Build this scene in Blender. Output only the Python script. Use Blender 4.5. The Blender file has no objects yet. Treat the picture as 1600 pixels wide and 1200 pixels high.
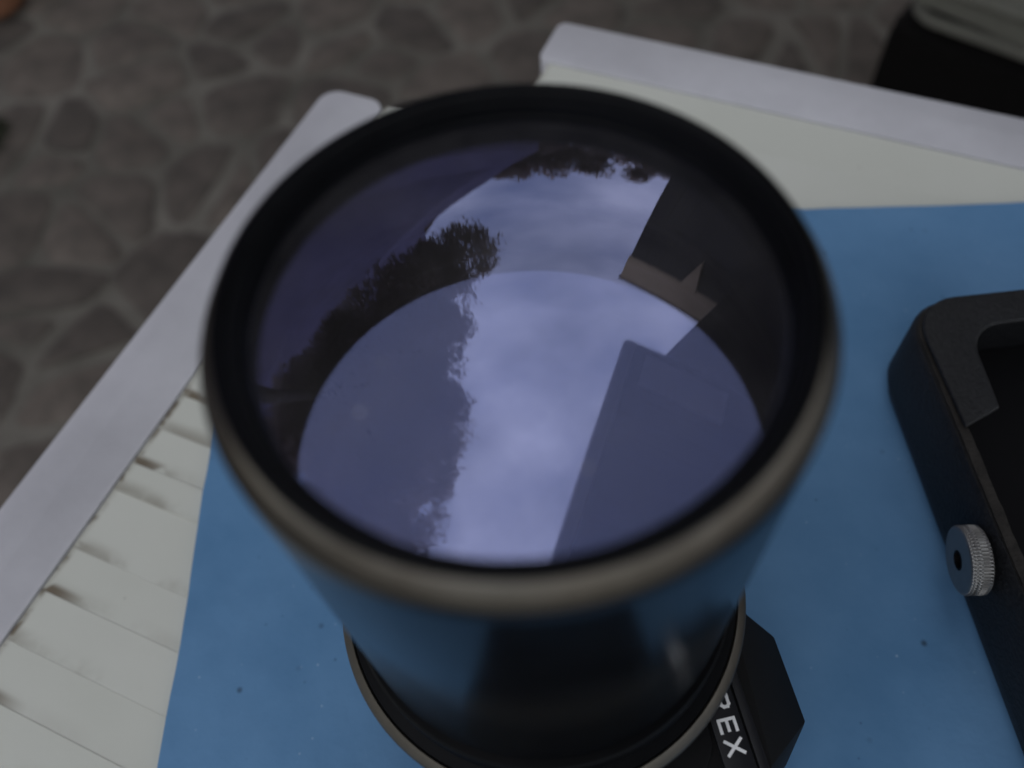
import bpy, bmesh, math, random
from mathutils import Vector, Matrix
random.seed(11)
sc = bpy.context.scene
COL = sc.collection
R = math.radians
MM = 0.001

# ------------------------------------------------------------------ camera
cam_data = bpy.data.cameras.new('camera')
cam = bpy.data.objects.new('camera', cam_data)
COL.objects.link(cam)
sc.camera = cam
CAM_POS = Vector((-0.00127, -0.08871, 0.33566))       # 11 cm above the lens rim
az, pitch, roll = -0.007891, 1.008892, -0.112507
fw = Vector((math.sin(az)*math.cos(pitch), math.cos(az)*math.cos(pitch), -math.sin(pitch)))
rt = fw.cross(Vector((0, 0, 1))).normalized()
up = rt.cross(fw)
rt2 = math.cos(roll)*rt + math.sin(roll)*up
up2 = -math.sin(roll)*rt + math.cos(roll)*up
m = Matrix((rt2, up2, -fw)).transposed().to_4x4()
m.translation = CAM_POS
cam.matrix_world = m
cam_data.sensor_width = 36.0
cam_data.lens = 36.0*1350/1600
cam_data.clip_start = 0.01
cam_data.clip_end = 300
cam_data.dof.use_dof = True
cam_data.dof.focus_distance = 0.275
cam_data.dof.aperture_fstop = 6.2

# ------------------------------------------------------------------ sky, sun, exposure
w = bpy.data.worlds.new('World'); sc.world = w; w.use_nodes = True
nt = w.node_tree; nt.nodes.clear()
out = nt.nodes.new('ShaderNodeOutputWorld')
bg = nt.nodes.new('ShaderNodeBackground')
sky = nt.nodes.new('ShaderNodeTexSky'); sky.sky_type = 'NISHITA'; sky.sun_disc = False
SUN_EL, SUN_ROT = R(8), R(318)
sky.sun_elevation = SUN_EL; sky.sun_rotation = SUN_ROT
sky.air_density = 1.0; sky.dust_density = 1.5
tc = nt.nodes.new('ShaderNodeTexCoord')
mp = nt.nodes.new('ShaderNodeMapping'); mp.inputs['Scale'].default_value = (1.0, 1.0, 1.9)
n1 = nt.nodes.new('ShaderNodeTexNoise'); n1.inputs['Scale'].default_value = 1.7; n1.inputs['Detail'].default_value = 4; n1.inputs['Roughness'].default_value = .52
cr = nt.nodes.new('ShaderNodeValToRGB')
cr.color_ramp.elements[0].position = .33; cr.color_ramp.elements[0].color = (0.45, 0.45, 0.45, 1)
cr.color_ramp.elements[1].position = .66; cr.color_ramp.elements[1].color = (0.95, 0.95, 0.95, 1)
cloud = nt.nodes.new('ShaderNodeValToRGB')                       # cloud tone, darker bellies
cloud.color_ramp.elements[0].position = .3; cloud.color_ramp.elements[0].color = (2.7, 2.95, 3.7, 1)
cloud.color_ramp.elements[1].position = .75; cloud.color_ramp.elements[1].color = (8.6, 8.4, 8.1, 1)
n2 = nt.nodes.new('ShaderNodeTexNoise'); n2.inputs['Scale'].default_value = 3.1; n2.inputs['Detail'].default_value = 5
mx = nt.nodes.new('ShaderNodeMix'); mx.data_type = 'RGBA'
L = nt.links.new
L(tc.outputs['Generated'], mp.inputs['Vector']); L(mp.outputs['Vector'], n1.inputs['Vector']); L(mp.outputs['Vector'], n2.inputs['Vector'])
L(n1.outputs['Fac'], cr.inputs['Fac']); L(n2.outputs['Fac'], cloud.inputs['Fac'])
L(cr.outputs['Color'], mx.inputs['Factor']); L(sky.outputs['Color'], mx.inputs['A']); L(cloud.outputs['Color'], mx.inputs['B'])
L(mx.outputs['Result'], bg.inputs['Color'])
bg.inputs['Strength'].default_value = 0.1
L(bg.outputs['Background'], out.inputs['Surface'])

sun_d = bpy.data.lights.new('sun', 'SUN'); sun_d.energy = 0.5; sun_d.angle = R(60); sun_d.color = (1, .975, .95)
sun = bpy.data.objects.new('sun', sun_d); COL.objects.link(sun)
# Nishita: rotation measured from +Y, clockwise seen from above
sd = Vector((math.sin(SUN_ROT)*math.cos(SUN_EL), math.cos(SUN_ROT)*math.cos(SUN_EL), math.sin(SUN_EL)))
sun.rotation_euler = sd.to_track_quat('Z', 'Y').to_euler()
sun.location = (-3, 4, 8)

sc.view_settings.view_transform = 'Standard'; sc.view_settings.look = 'None'
sc.view_settings.gamma = 1.0; sc.view_settings.use_curve_mapping = False
sc.view_settings.exposure = 1.42
sc.render.engine = 'CYCLES'
sc.cycles.use_denoising = True
sc.cycles.max_bounces = 6; sc.cycles.transparent_max_bounces = 16

# ------------------------------------------------------------------ helpers
def mat(name, col, rough=.6, metal=0.0, spec=.5, var=None, bump=None, coat=0.0, rand=0.0, rvar=0.0):
    """procedural principled material; var=(scale, amount, colour2), bump=(scale, strength, dist)"""
    M = bpy.data.materials.new(name); M.use_nodes = True
    nt = M.node_tree; b = nt.nodes['Principled BSDF']
    b.inputs['Base Color'].default_value = (*col, 1); b.inputs['Roughness'].default_value = rough
    b.inputs['Metallic'].default_value = metal; b.inputs['Specular IOR Level'].default_value = spec
    b.inputs['Coat Weight'].default_value = coat
    tc = nt.nodes.new('ShaderNodeTexCoord')
    src = None
    if var:
        n = nt.nodes.new('ShaderNodeTexNoise'); n.inputs['Scale'].default_value = var[0]; n.inputs['Detail'].default_value = 8
        n.inputs['Roughness'].default_value = .62
        nt.links.new(tc.outputs['Object'], n.inputs['Vector'])
        r = nt.nodes.new('ShaderNodeMapRange'); r.inputs['From Min'].default_value = .35; r.inputs['From Max'].default_value = .68
        r.inputs['To Max'].default_value = var[1]
        nt.links.new(n.outputs['Fac'], r.inputs['Value'])
        x = nt.nodes.new('ShaderNodeMix'); x.data_type = 'RGBA'
        x.inputs['A'].default_value = (*col, 1); x.inputs['B'].default_value = (*var[2], 1)
        nt.links.new(r.outputs['Result'], x.inputs['Factor'])
        src = x.outputs['Result']
        if rvar:
            q = nt.nodes.new('ShaderNodeMapRange'); q.inputs['To Min'].default_value = rough-rvar; q.inputs['To Max'].default_value = rough+rvar
            nt.links.new(n.outputs['Fac'], q.inputs['Value']); nt.links.new(q.outputs['Result'], b.inputs['Roughness'])
    if rand:
        oi = nt.nodes.new('ShaderNodeObjectInfo'); h = nt.nodes.new('ShaderNodeHueSaturation')
        v = nt.nodes.new('ShaderNodeMapRange'); v.inputs['To Min'].default_value = 1-rand; v.inputs['To Max'].default_value = 1+rand
        nt.links.new(oi.outputs['Random'], v.inputs['Value']); nt.links.new(v.outputs['Result'], h.inputs['Value'])
        if src: nt.links.new(src, h.inputs['Color'])
        else: h.inputs['Color'].default_value = (*col, 1)
        src = h.outputs['Color']
    if src: nt.links.new(src, b.inputs['Base Color'])
    if bump:
        n = nt.nodes.new('ShaderNodeTexNoise'); n.inputs['Scale'].default_value = bump[0]; n.inputs['Detail'].default_value = 6
        nt.links.new(tc.outputs['Object'], n.inputs['Vector'])
        bp = nt.nodes.new('ShaderNodeBump'); bp.inputs['Strength'].default_value = bump[1]; bp.inputs['Distance'].default_value = bump[2]
        nt.links.new(n.outputs['Fac'], bp.inputs['Height']); nt.links.new(bp.outputs['Normal'], b.inputs['Normal'])
    return M

def tag(o, label=None, cat=None, group=None, kind=None):
    if label: o['label'] = label
    if cat: o['category'] = cat
    if group: o['group'] = group
    if kind: o['kind'] = kind
    return o

def empty(name, loc=(0, 0, 0), rz=0.0):
    o = bpy.data.objects.new(name, None); COL.objects.link(o)
    o.location = loc; o.rotation_euler.z = rz; o.empty_display_size = .02
    return o

def link(name, me, m=None, parent=None, smooth=35):
    if m is not None and not me.materials: me.materials.append(m)
    if smooth:
        for p in me.polygons: p.use_smooth = True
        me.set_sharp_from_angle(angle=R(smooth))
    o = bpy.data.objects.new(name, me); COL.objects.link(o)
    if parent: o.parent = parent
    return o

def from_bm(bm, name):
    bmesh.ops.recalc_face_normals(bm, faces=bm.faces)
    me = bpy.data.meshes.new(name); bm.to_mesh(me); bm.free()
    return me

def lathe(name, prof, m, parent=None, n=160, closed=False, smooth=30):
    """revolve a profile of (radius, z) about z; radius 0 closes with a point"""
    V, F, rows = [], [], []
    for r, z in prof:
        if r <= 1e-9: rows.append([len(V)]); V.append((0, 0, z))
        else:
            rows.append(list(range(len(V), len(V)+n)))
            for k in range(n): V.append((r*math.cos(2*math.pi*k/n), r*math.sin(2*math.pi*k/n), z))
    pairs = list(zip(rows[:-1], rows[1:]))
    if closed: pairs.append((rows[-1], rows[0]))
    for a, b in pairs:
        for k in range(n):
            k2 = (k+1) % n
            if len(a) == 1 and len(b) == 1: continue
            if len(a) == 1: F.append((a[0], b[k], b[k2]))
            elif len(b) == 1: F.append((a[k], a[k2], b[0]))
            else: F.append((a[k], a[k2], b[k2], b[k]))
    me = bpy.data.meshes.new(name); me.from_pydata(V, [], F); me.update()
    bm = bmesh.new(); bm.from_mesh(me); bmesh.ops.recalc_face_normals(bm, faces=bm.faces); bm.to_mesh(me); bm.free()
    return link(name, me, m, parent, smooth)

def prism_mesh(name, poly, z0, z1, bev=0.0, seg=2, top=None):
    """extruded polygon; top = other outline for the upper end (loft)"""
    bm = bmesh.new()
    a = [bm.verts.new((x, y, z0)) for x, y in poly]
    b = [bm.verts.new((x, y, z1)) for x, y in (top or poly)]
    bm.faces.new(a[::-1]); bm.faces.new(b)
    for i in range(len(a)):
        j = (i+1) % len(a); bm.faces.new((a[i], a[j], b[j], b[i]))
    bmesh.ops.recalc_face_normals(bm, faces=bm.faces)
    if bev: bmesh.ops.bevel(bm, geom=list(bm.edges), offset=bev, segments=seg, affect='EDGES', profile=.6, clamp_overlap=True)
    return from_bm(bm, name)

def box_mesh(name, lo, hi, bev=0.0, seg=2):
    return prism_mesh(name, [(lo[0], lo[1]), (hi[0], lo[1]), (hi[0], hi[1]), (lo[0], hi[1])], lo[2], hi[2], bev, seg)

def rounded_rect(x0, y0, x1, y1, r, n=8):
    P = []
    for cx, cy, a0 in ((x1-r, y1-r, 0), (x0+r, y1-r, 90), (x0+r, y0+r, 180), (x1-r, y0+r, 270)):
        for k in range(n+1):
            a = R(a0+90*k/n); P.append((cx+r*math.cos(a), cy+r*math.sin(a)))
    return P

def tube_mesh(name, pts, rad, n=12):
    """tapered tube through points; rad = number or list"""
    V, F = [], []
    for i, p in enumerate(pts):
        p = Vector(p); d = (Vector(pts[min(i+1, len(pts)-1)])-Vector(pts[max(i-1, 0)])).normalized()
        a = d.orthogonal().normalized(); b = d.cross(a)
        rr = rad[i] if isinstance(rad, (list, tuple)) else rad
        if i: a = (prev - d*prev.dot(d)).normalized(); b = d.cross(a)
        prev = a
        for k in range(n):
            t = 2*math.pi*k/n; V.append(p+a*rr*math.cos(t)+b*rr*math.sin(t))
    for i in range(len(pts)-1):
        for k in range(n):
            k2 = (k+1) % n; F.append((i*n+k, i*n+k2, (i+1)*n+k2, (i+1)*n+k))
    F.append(tuple(range(n))[::-1]); F.append(tuple((len(pts)-1)*n+k for k in range(n)))
    me = bpy.data.meshes.new(name); me.from_pydata(V, [], F); me.update(); return me

# ------------------------------------------------------------------ materials
M_stone = mat('flagstone', (.100, .082, .068), .85, var=(16, 1.0, (.046, .038, .031)), bump=(26, .6, .006), rand=.26)
M_mortar = mat('mortar', (.140, .127, .108), .95, var=(5.5, 1.0, (.060, .055, .044)), bump=(45, .7, .004))
M_rail = mat('rail_paint', (.56, .555, .585), .5, var=(13, .9, (.45, .445, .47)), bump=(80, .35, .0010))
M_black = mat('black_enamel', (.0015, .002, .003), .2, spec=.22, var=(60, .5, (.006, .0065, .008)), rvar=.05)
M_blackm = mat('matt_black', (.0035, .0035, .004), .6, spec=.15)
M_blackrim = mat('black_anodised', (.0016, .0018, .0024), .45, spec=.10, var=(140, .6, (.0035, .0037, .0045)))
M_alu = mat('worn_aluminium', (.125, .116, .102), .34, metal=1.0, var=(30, .95, (.062, .053, .043)), rvar=.08, bump=(400, .12, .0003))
M_knob = mat('nickel', (.24, .24, .235), .5, metal=1.0, var=(300, .5, (.30, .29, .28)), bump=(900, .2, .0002))
M_letter = mat('white_lettering', (.8, .8, .8), .5)
M_leather = mat('black_leather', (.0055, .006, .0075), .55, spec=.3, var=(420, .8, (.015, .0155, .017)), bump=(650, .8, .0008))
M_edge = mat('worn_leather_edge', (.030, .027, .024), .75, spec=.2, var=(170, .8, (.009, .008, .0075)), bump=(700, .6, .0008))
M_felt = mat('case_lining', (.008, .008, .009), .95, spec=.1)
M_body = mat('camera_leatherette', (.004, .004, .005), .6, spec=.12, bump=(1800, .5, .0004))

def board_material():
    M = bpy.data.materials.new('board_paint'); M.use_nodes = True
    nt = M.node_tree; b = nt.nodes['Principled BSDF']; b.inputs['Roughness'].default_value = .5
    N = nt.nodes.new; K = nt.links.new
    tc = N('ShaderNodeTexCoord'); oi = N('ShaderNodeObjectInfo')
    off = N('ShaderNodeVectorMath'); off.operation = 'ADD'
    sc_ = N('ShaderNodeVectorMath'); sc_.operation = 'SCALE'; sc_.inputs['Scale'].default_value = 7.0
    cmb = N('ShaderNodeCombineXYZ'); K(oi.outputs['Random'], cmb.inputs['X']); K(oi.outputs['Random'], cmb.inputs['Y'])
    K(cmb.outputs['Vector'], sc_.inputs[0]); K(tc.outputs['Object'], off.inputs[0]); K(sc_.outputs['Vector'], off.inputs[1])
    # paint tone
    n = N('ShaderNodeTexNoise'); n.inputs['Scale'].default_value = 14; n.inputs['Detail'].default_value = 6; K(off.outputs['Vector'], n.inputs['Vector'])
    x = N('ShaderNodeMix'); x.data_type = 'RGBA'; x.inputs['A'].default_value = (.545, .555, .485, 1); x.inputs['B'].default_value = (.625, .63, .57, 1)
    K(n.outputs['Fac'], x.inputs['Factor'])
    # dirt caught in the joint and along the rail
    s = N('ShaderNodeSeparateXYZ'); K(tc.outputs['Object'], s.inputs['Vector'])
    def mr(v, a, b_, c=0.0, d=1.0):
        q = N('ShaderNodeMapRange'); q.interpolation_type = 'SMOOTHSTEP'
        q.inputs['From Min'].default_value = a; q.inputs['From Max'].default_value = b_; q.inputs['To Min'].default_value = c; q.inputs['To Max'].default_value = d
        K(v, q.inputs['Value']); return q.outputs['Result']
    def mul(a, c):
        q = N('ShaderNodeMath'); q.operation = 'MULTIPLY'; K(a, q.inputs[0])
        if isinstance(c, float): q.inputs[1].default_value = c
        else: K(c, q.inputs[1])
        return q.outputs['Value']
    def mx_(a, c):
        q = N('ShaderNodeMath'); q.operation = 'MAXIMUM'; K(a, q.inputs[0]); K(c, q.inputs[1]); return q.outputs['Value']
    dn = N('ShaderNodeTexNoise'); dn.inputs['Scale'].default_value = 95; dn.inputs['Detail'].default_value = 4; K(off.outputs['Vector'], dn.inputs['Vector'])
    dn2 = N('ShaderNodeTexNoise'); dn2.inputs['Scale'].default_value = 38; dn2.inputs['Detail'].default_value = 5; K(off.outputs['Vector'], dn2.inputs['Vector'])
    joint = mul(mr(s.outputs['Y'], .0056, .0022), mr(s.outputs['X'], .030, .004))
    joint = mul(joint, mr(dn.outputs['Fac'], .36, .50))
    faint = mul(mul(mr(s.outputs['Y'], .008, .001), mr(s.outputs['X'], .16, .0)), mr(dn2.outputs['Fac'], .40, .60, 0.0, .55))
    edge = mul(mr(s.outputs['X'], .0034, .0008), mr(dn.outputs['Fac'], .46, .60, .25, 1.0))
    pick = N('ShaderNodeMath'); pick.operation = 'FRACT'; pk = N('ShaderNodeMath'); pk.operation = 'MULTIPLY'; pk.inputs[1].default_value = 7.31
    K(oi.outputs['Random'], pk.inputs[0]); K(pk.outputs['Value'], pick.inputs[0])
    joint = mul(joint, mr(pick.outputs['Value'], .15, .7, .25, 1.0)); faint = mul(faint, mr(pick.outputs['Value'], .9, .2, .2, 1.0))
    dirt = mx_(mx_(joint, faint), edge)
    y = N('ShaderNodeMix'); y.data_type = 'RGBA'; y.inputs['B'].default_value = (.115, .080, .042, 1)
    K(mul(dirt, .92), y.inputs['Factor']); K(x.outputs['Result'], y.inputs['A'])
    # few specks
    vo = N('ShaderNodeTexVoronoi'); vo.inputs['Scale'].default_value = 42; K(off.outputs['Vector'], vo.inputs['Vector'])
    z = N('ShaderNodeMix'); z.data_type = 'RGBA'; z.inputs['B'].default_value = (.25, .24, .21, 1)
    K(mr(vo.outputs['Distance'], .05, .015, 0.0, .7), z.inputs['Factor']); K(y.outputs['Result'], z.inputs['A'])
    K(z.outputs['Result'], b.inputs['Base Color'])
    bp = N('ShaderNodeBump'); bp.inputs['Strength'].default_value = .35; bp.inputs['Distance'].default_value = .001
    K(dn2.outputs['Fac'], bp.inputs['Height']); K(bp.outputs['Normal'], b.inputs['Normal'])
    return M
M_board = board_material()

def mat_blue():
    M = mat('blue_sheet', (.128, .272, .468), .75, spec=.25, var=(12, .95, (.084, .205, .375)), bump=(70, .5, .0012))
    nt = M.node_tree; b = nt.nodes['Principled BSDF']; N = nt.nodes.new; K = nt.links.new
    src = b.inputs['Base Color'].links[0].from_socket
    tc = N('ShaderNodeTexCoord')
    for scale, lo, hi, col in ((105, .085, .03, (.02, .05, .10, 1)), (150, .09, .03, (.32, .45, .60, 1)), (61, .10, .02, (.02, .035, .06, 1))):
        v = N('ShaderNodeTexVoronoi'); v.inputs['Scale'].default_value = scale; K(tc.outputs['Object'], v.inputs['Vector'])
        q = N('ShaderNodeMapRange'); q.inputs['From Min'].default_value = lo; q.inputs['From Max'].default_value = hi; q.inputs['To Max'].default_value = .85
        K(v.outputs['Distance'], q.inputs['Value'])
        nz = N('ShaderNodeTexNoise'); nz.inputs['Scale'].default_value = scale*.35; K(tc.outputs['Object'], nz.inputs['Vector'])
        g = N('ShaderNodeMapRange'); g.inputs['From Min'].default_value = .46; g.inputs['From Max'].default_value = .62; K(nz.outputs['Fac'], g.inputs['Value'])
        mm = N('ShaderNodeMath'); mm.operation = 'MULTIPLY'; K(q.outputs['Result'], mm.inputs[0]); K(g.outputs['Result'], mm.inputs[1])
        x = N('ShaderNodeMix'); x.data_type = 'RGBA'; x.inputs['B'].default_value = col
        K(mm.outputs['Value'], x.inputs['Factor']); K(src, x.inputs['A']); src = x.outputs['Result']
    K(src, b.inputs['Base Color'])
    return M
M_blue = mat_blue()

def coated_glass(name, tint, fac, fres, through, dust_haze=0.0):
    """coated optical glass: coloured mirror reflection over clear transmission, with a dust film that also paints in haze"""
    M = bpy.data.materials.new(name); M.use_nodes = True
    nt = M.node_tree; nt.nodes.clear(); N = nt.nodes.new; K = nt.links.new
    o = N('ShaderNodeOutputMaterial'); g = N('ShaderNodeBsdfGlossy'); t = N('ShaderNodeBsdfTransparent')
    g.inputs['Color'].default_value = (*tint, 1); g.inputs['Roughness'].default_value = 0.0
    t.inputs['Color'].default_value = (*through, 1)
    lw = N('ShaderNodeLayerWeight'); lw.inputs['Blend'].default_value = .25
    q = N('ShaderNodeMapRange'); q.inputs['To Min'].default_value = fac; q.inputs['To Max'].default_value = fac+fres
    K(lw.outputs['Fresnel'], q.inputs['Value'])
    x = N('ShaderNodeMixShader'); K(q.outputs['Result'], x.inputs['Fac']); K(t.outputs['BSDF'], x.inputs[1]); K(g.outputs['BSDF'], x.inputs[2])
    last = x.outputs['Shader']
    if dust_haze:
        tc = N('ShaderNodeTexCoord'); n = N('ShaderNodeTexNoise'); n.inputs['Scale'].default_value = 38; n.inputs['Detail'].default_value = 9; n.inputs['Roughness'].default_value = .7
        K(tc.outputs['Object'], n.inputs['Vector'])
        r = N('ShaderNodeMapRange'); r.inputs['From Min'].default_value = .4; r.inputs['From Max'].default_value = .75; r.inputs['To Min'].default_value = dust_haze*.3; r.inputs['To Max'].default_value = dust_haze  # film is raised to paint a milky haze over the reflections, besides real specks
        K(n.outputs['Fac'], r.inputs['Value'])
        v = N('ShaderNodeTexVoronoi'); v.inputs['Scale'].default_value = 170; K(tc.outputs['Object'], v.inputs['Vector'])
        vm = N('ShaderNodeMapRange'); vm.inputs['From Min'].default_value = .085; vm.inputs['From Max'].default_value = .03; vm.inputs['To Max'].default_value = .55
        K(v.outputs['Distance'], vm.inputs['Value'])
        n2 = N('ShaderNodeTexNoise'); n2.inputs['Scale'].default_value = 60; K(tc.outputs['Object'], n2.inputs['Vector'])
        gm = N('ShaderNodeMapRange'); gm.inputs['From Min'].default_value = .50; gm.inputs['From Max'].default_value = .64; K(n2.outputs['Fac'], gm.inputs['Value'])
        mm = N('ShaderNodeMath'); mm.operation = 'MULTIPLY'; K(vm.outputs['Result'], mm.inputs[0]); K(gm.outputs['Result'], mm.inputs[1])
        ad = N('ShaderNodeMath'); ad.operation = 'ADD'; K(r.outputs['Result'], ad.inputs[0]); K(mm.outputs['Value'], ad.inputs[1])
        df = N('ShaderNodeBsdfDiffuse'); df.inputs['Color'].default_value = (.62, .59, .60, 1)
        y = N('ShaderNodeMixShader'); K(ad.outputs['Value'], y.inputs['Fac']); K(last, y.inputs[1]); K(df.outputs['BSDF'], y.inputs[2]); last = y.outputs['Shader']
    K(last, o.inputs['Surface'])
    return M
M_front = coated_glass('front_coating', (.545, .60, 1.0), .205, .22, (.92, .93, 1.0), dust_haze=.062)
M_inner = coated_glass('inner_coating', (.47, .55, 1.0), .125, .08, (.5, .5, .6))

M_leaf = mat('leaf', (.25, .20, .17), .8, var=(1.5, .7, (.18, .14, .12)))
def translucent(M, col, fac):
    nt = M.node_tree; o = [n for n in nt.nodes if n.type == 'OUTPUT_MATERIAL'][0]; p = nt.nodes['Principled BSDF']
    t = nt.nodes.new('ShaderNodeBsdfTranslucent'); t.inputs['Color'].default_value = (*col, 1)
    x = nt.nodes.new('ShaderNodeMixShader'); x.inputs['Fac'].default_value = fac
    nt.links.new(p.outputs['BSDF'], x.inputs[1]); nt.links.new(t.outputs['BSDF'], x.inputs[2]); nt.links.new(x.outputs['Shader'], o.inputs['Surface'])
translucent(M_leaf, (.60, .48, .40), .6)
M_bark = mat('bark', (.15, .12, .10), .9, bump=(20, .8, .02))
M_darkwall = mat('dark_timber', (.035, .030, .028), .8, var=(2, .6, (.02, .018, .017)))
M_blackwall = mat('blocker_black', (.018, .015, .017), .9, spec=.1, var=(2, .6, (.012, .01, .011)))
M_beige = mat('beige_plaster', (.82, .62, .36), .85, var=(1.2, .6, (.58, .40, .22)))
M_grey = mat('grey_render', (.22, .19, .29), .9, var=(.8, .8, (.14, .12, .18)))
M_roof = mat('roof_tile', (.13, .075, .055), .85, var=(2.5, .7, (.08, .05, .04)))
M_soffit = mat('standin_soffit', (.13, .13, .15), .7, var=(1.5, .5, (.09, .09, .10)))
M_gutter = mat('gutter_metal', (.55, .55, .6), .5)
M_cloth = mat('olive_canvas', (.115, .113, .094), .9, var=(14, .7, (.07, .068, .056)), bump=(35, .5, .01))
M_nearblack = mat('near_black', (.003, .0026, .0024), .8, spec=.1, bump=(90, .8, .006))  # near-black stands in for the shade under the chair
M_terra = mat('terracotta', (.16, .07, .035), .8, var=(12, .6, (.2, .08, .04)))
M_weed = mat('weed_leaf', (.030, .034, .020), .7, spec=.1, var=(20, .8, (.016, .02, .012)))

# ------------------------------------------------------------------ ground and crazy paving
GZ = -0.75
bm = bmesh.new(); S = 60
vs = [bm.verts.new(v) for v in ((-S, -S, GZ-.004), (S, -S, GZ-.004), (S, S, GZ-.004), (-S, S, GZ-.004))]; bm.faces.new(vs)
ground = link('ground', from_bm(bm, 'ground'), M_mortar, smooth=0); tag(ground, kind='structure')

def paving():
    rng = random.Random(4)
    x0, x1, y0, y1, g = -1.42, 1.45, .2, 2.3, .147
    pts = []
    nx, ny = int((x1-x0)/g), int((y1-y0)/g)
    for i in range(nx+2):
        for j in range(ny+2):
            pts.append((x0+(i-.5+rng.uniform(-.55, .55)+.3*(j % 2))*g, y0+(j-.5+rng.uniform(-.52, .52))*g))
    n = 0
    for (px, py) in pts:
        if not (x0 < px < x1 and y0 < py < y1): continue
        poly = [(px-.4, py-.4), (px+.4, py-.4), (px+.4, py+.4), (px-.4, py+.4)]
        gap = rng.uniform(.004, .017)
        for (qx, qy) in pts:
            dx, dy = qx-px, qy-py; d = math.hypot(dx, dy)
            if d < 1e-6 or d > .8: continue
            dx /= d; dy /= d; lim = d/2-gap
            new = []
            for k in range(len(poly)):
                a, b = poly[k], poly[(k+1) % len(poly)]
                da = (a[0]-px)*dx+(a[1]-py)*dy-lim; db = (b[0]-px)*dx+(b[1]-py)*dy-lim
                if da <= 0: new.append(a)
                if (da < 0) != (db < 0):
                    t = da/(da-db); new.append((a[0]+(b[0]-a[0])*t, a[1]+(b[1]-a[1])*t))
            poly = new
            if len(poly) < 3: break
        if len(poly) < 3: continue
        # chop the corners so the outline is rounded and hand broken
        for it in range(2):
            q = []
            for k in range(len(poly)):
                a, b = poly[k], poly[(k+1) % len(poly)]
                t = .17
                q += [(a[0]+(b[0]-a[0])*t, a[1]+(b[1]-a[1])*t), (a[0]+(b[0]-a[0])*(1-t), a[1]+(b[1]-a[1])*(1-t))]
            poly = q
        c = Vector((px, py, 0))
        poly = [((x-px)*(1+rng.uniform(-.06, .06)), (y-py)*(1+rng.uniform(-.06, .06))) for x, y in poly]
        inner = [(x*.90, y*.90) for x, y in poly]
        bm = bmesh.new()
        h = rng.uniform(-.001, .002); tx, ty = rng.uniform(-.012, .012), rng.uniform(-.012, .012)
        a = [bm.verts.new((x, y, -.03)) for x, y in poly]
        b = [bm.verts.new((x, y, -.003+h+x*tx+y*ty)) for x, y in poly]
        cc = [bm.verts.new((x, y, h+x*tx+y*ty)) for x, y in inner]
        for lo, hi in ((a, b), (b, cc)):
            for k in range(len(lo)):
                k2 = (k+1) % len(lo); bm.faces.new((lo[k], lo[k2], hi[k2], hi[k]))
        bm.faces.new(cc)
        o = link('flagstone', from_bm(bm, 'flagstone'), M_stone, ground, 50); o.location = (px, py, GZ)
        n += 1
    return n
paving()

# ------------------------------------------------------------------ table
TA = R(-28.1)
table = empty('garden_table', (0, 0, GZ+.002), TA)
tag(table, 'white painted wooden table with notched corner and dirty board joints under blue mat', 'table')
TZ = -GZ-.002          # table top in the table's own frame
def trail(x0, y0, x1, y1, z0=-.034, z1=.0007, r=.006):
    me = prism_mesh('rail', [(x*MM, y*MM) for x, y in rounded_rect(x0, y0, x1, y1, r*1000, 6)], TZ+z0, TZ+z1, 0)
    bm = bmesh.new(); bm.from_mesh(me)
    ed = [e for e in bm.edges if all(v.co.z > TZ+z1-1e-5 for v in e.verts)]
    bmesh.ops.bevel(bm, geom=ed, offset=.0006, segments=2, affect='EDGES', profile=.5)
    bm.to_mesh(me); bm.free()
    return link('rail', me, M_rail, table, 40)
SB, TR = -640, 560
trail(-244.5, SB+41, -204, 258.5, r=.011)                     # left rail
trail(-136, 323, TR-105, 360.5)                     # far rail
trail(TR-41, SB+41, TR, 257)                        # right rail
trail(-244.5, SB, TR, SB+40)                        # near rail
joints = [322, 290, 256, 236, 217, 199, 178, 160, 139, 121, 99, 81, 62, 46, 27, 8, -6, -35, -55, -77, -98, -116, -137, -156, -176, -197, -216, -237, -257, -278, -299, -320, -342, -363, -384, -406, -427, -449, -471, -493, -515, -537, -558, -580, -600]
for a, b in zip(joints[:-1], joints[1:]):
    wd = (a-b)*MM
    notch = b > 250
    xs, xe = (-128.5 if notch else -203.4), (TR-112 if notch else TR-42)
    g = 0.0
    bmx = box_mesh('board', (0, g, -.018), ((xe-xs)*MM, wd-g, 0), .00009, 1)
    o = link('board', bmx, M_board, table, 40); o.location = (xs*MM, b*MM, TZ-random.uniform(0, .0004))
for sx, sy in ((-185, SB+60), (TR-60, SB+60), (-120, 200), (TR-126, 200)):
    me = prism_mesh('leg', [(-.024, -.024), (.024, -.024), (.024, .024), (-.024, .024)], 0, TZ-.036, .003)
    o = link('leg', me, M_rail, table); o.location = (sx*MM, sy*MM, 0)
for x0, y0, x1, y1 in ((-180, SB+60, -160, 190), (TR-85, SB+60, TR-65, 190), (-150, SB+50, TR-90, SB+70), (-90, 296, TR-150, 316)):
    link('apron', box_mesh('apron', (x0*MM, y0*MM, TZ-.095), (x1*MM, y1*MM, TZ-.0345), .002), M_rail, table)

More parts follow.
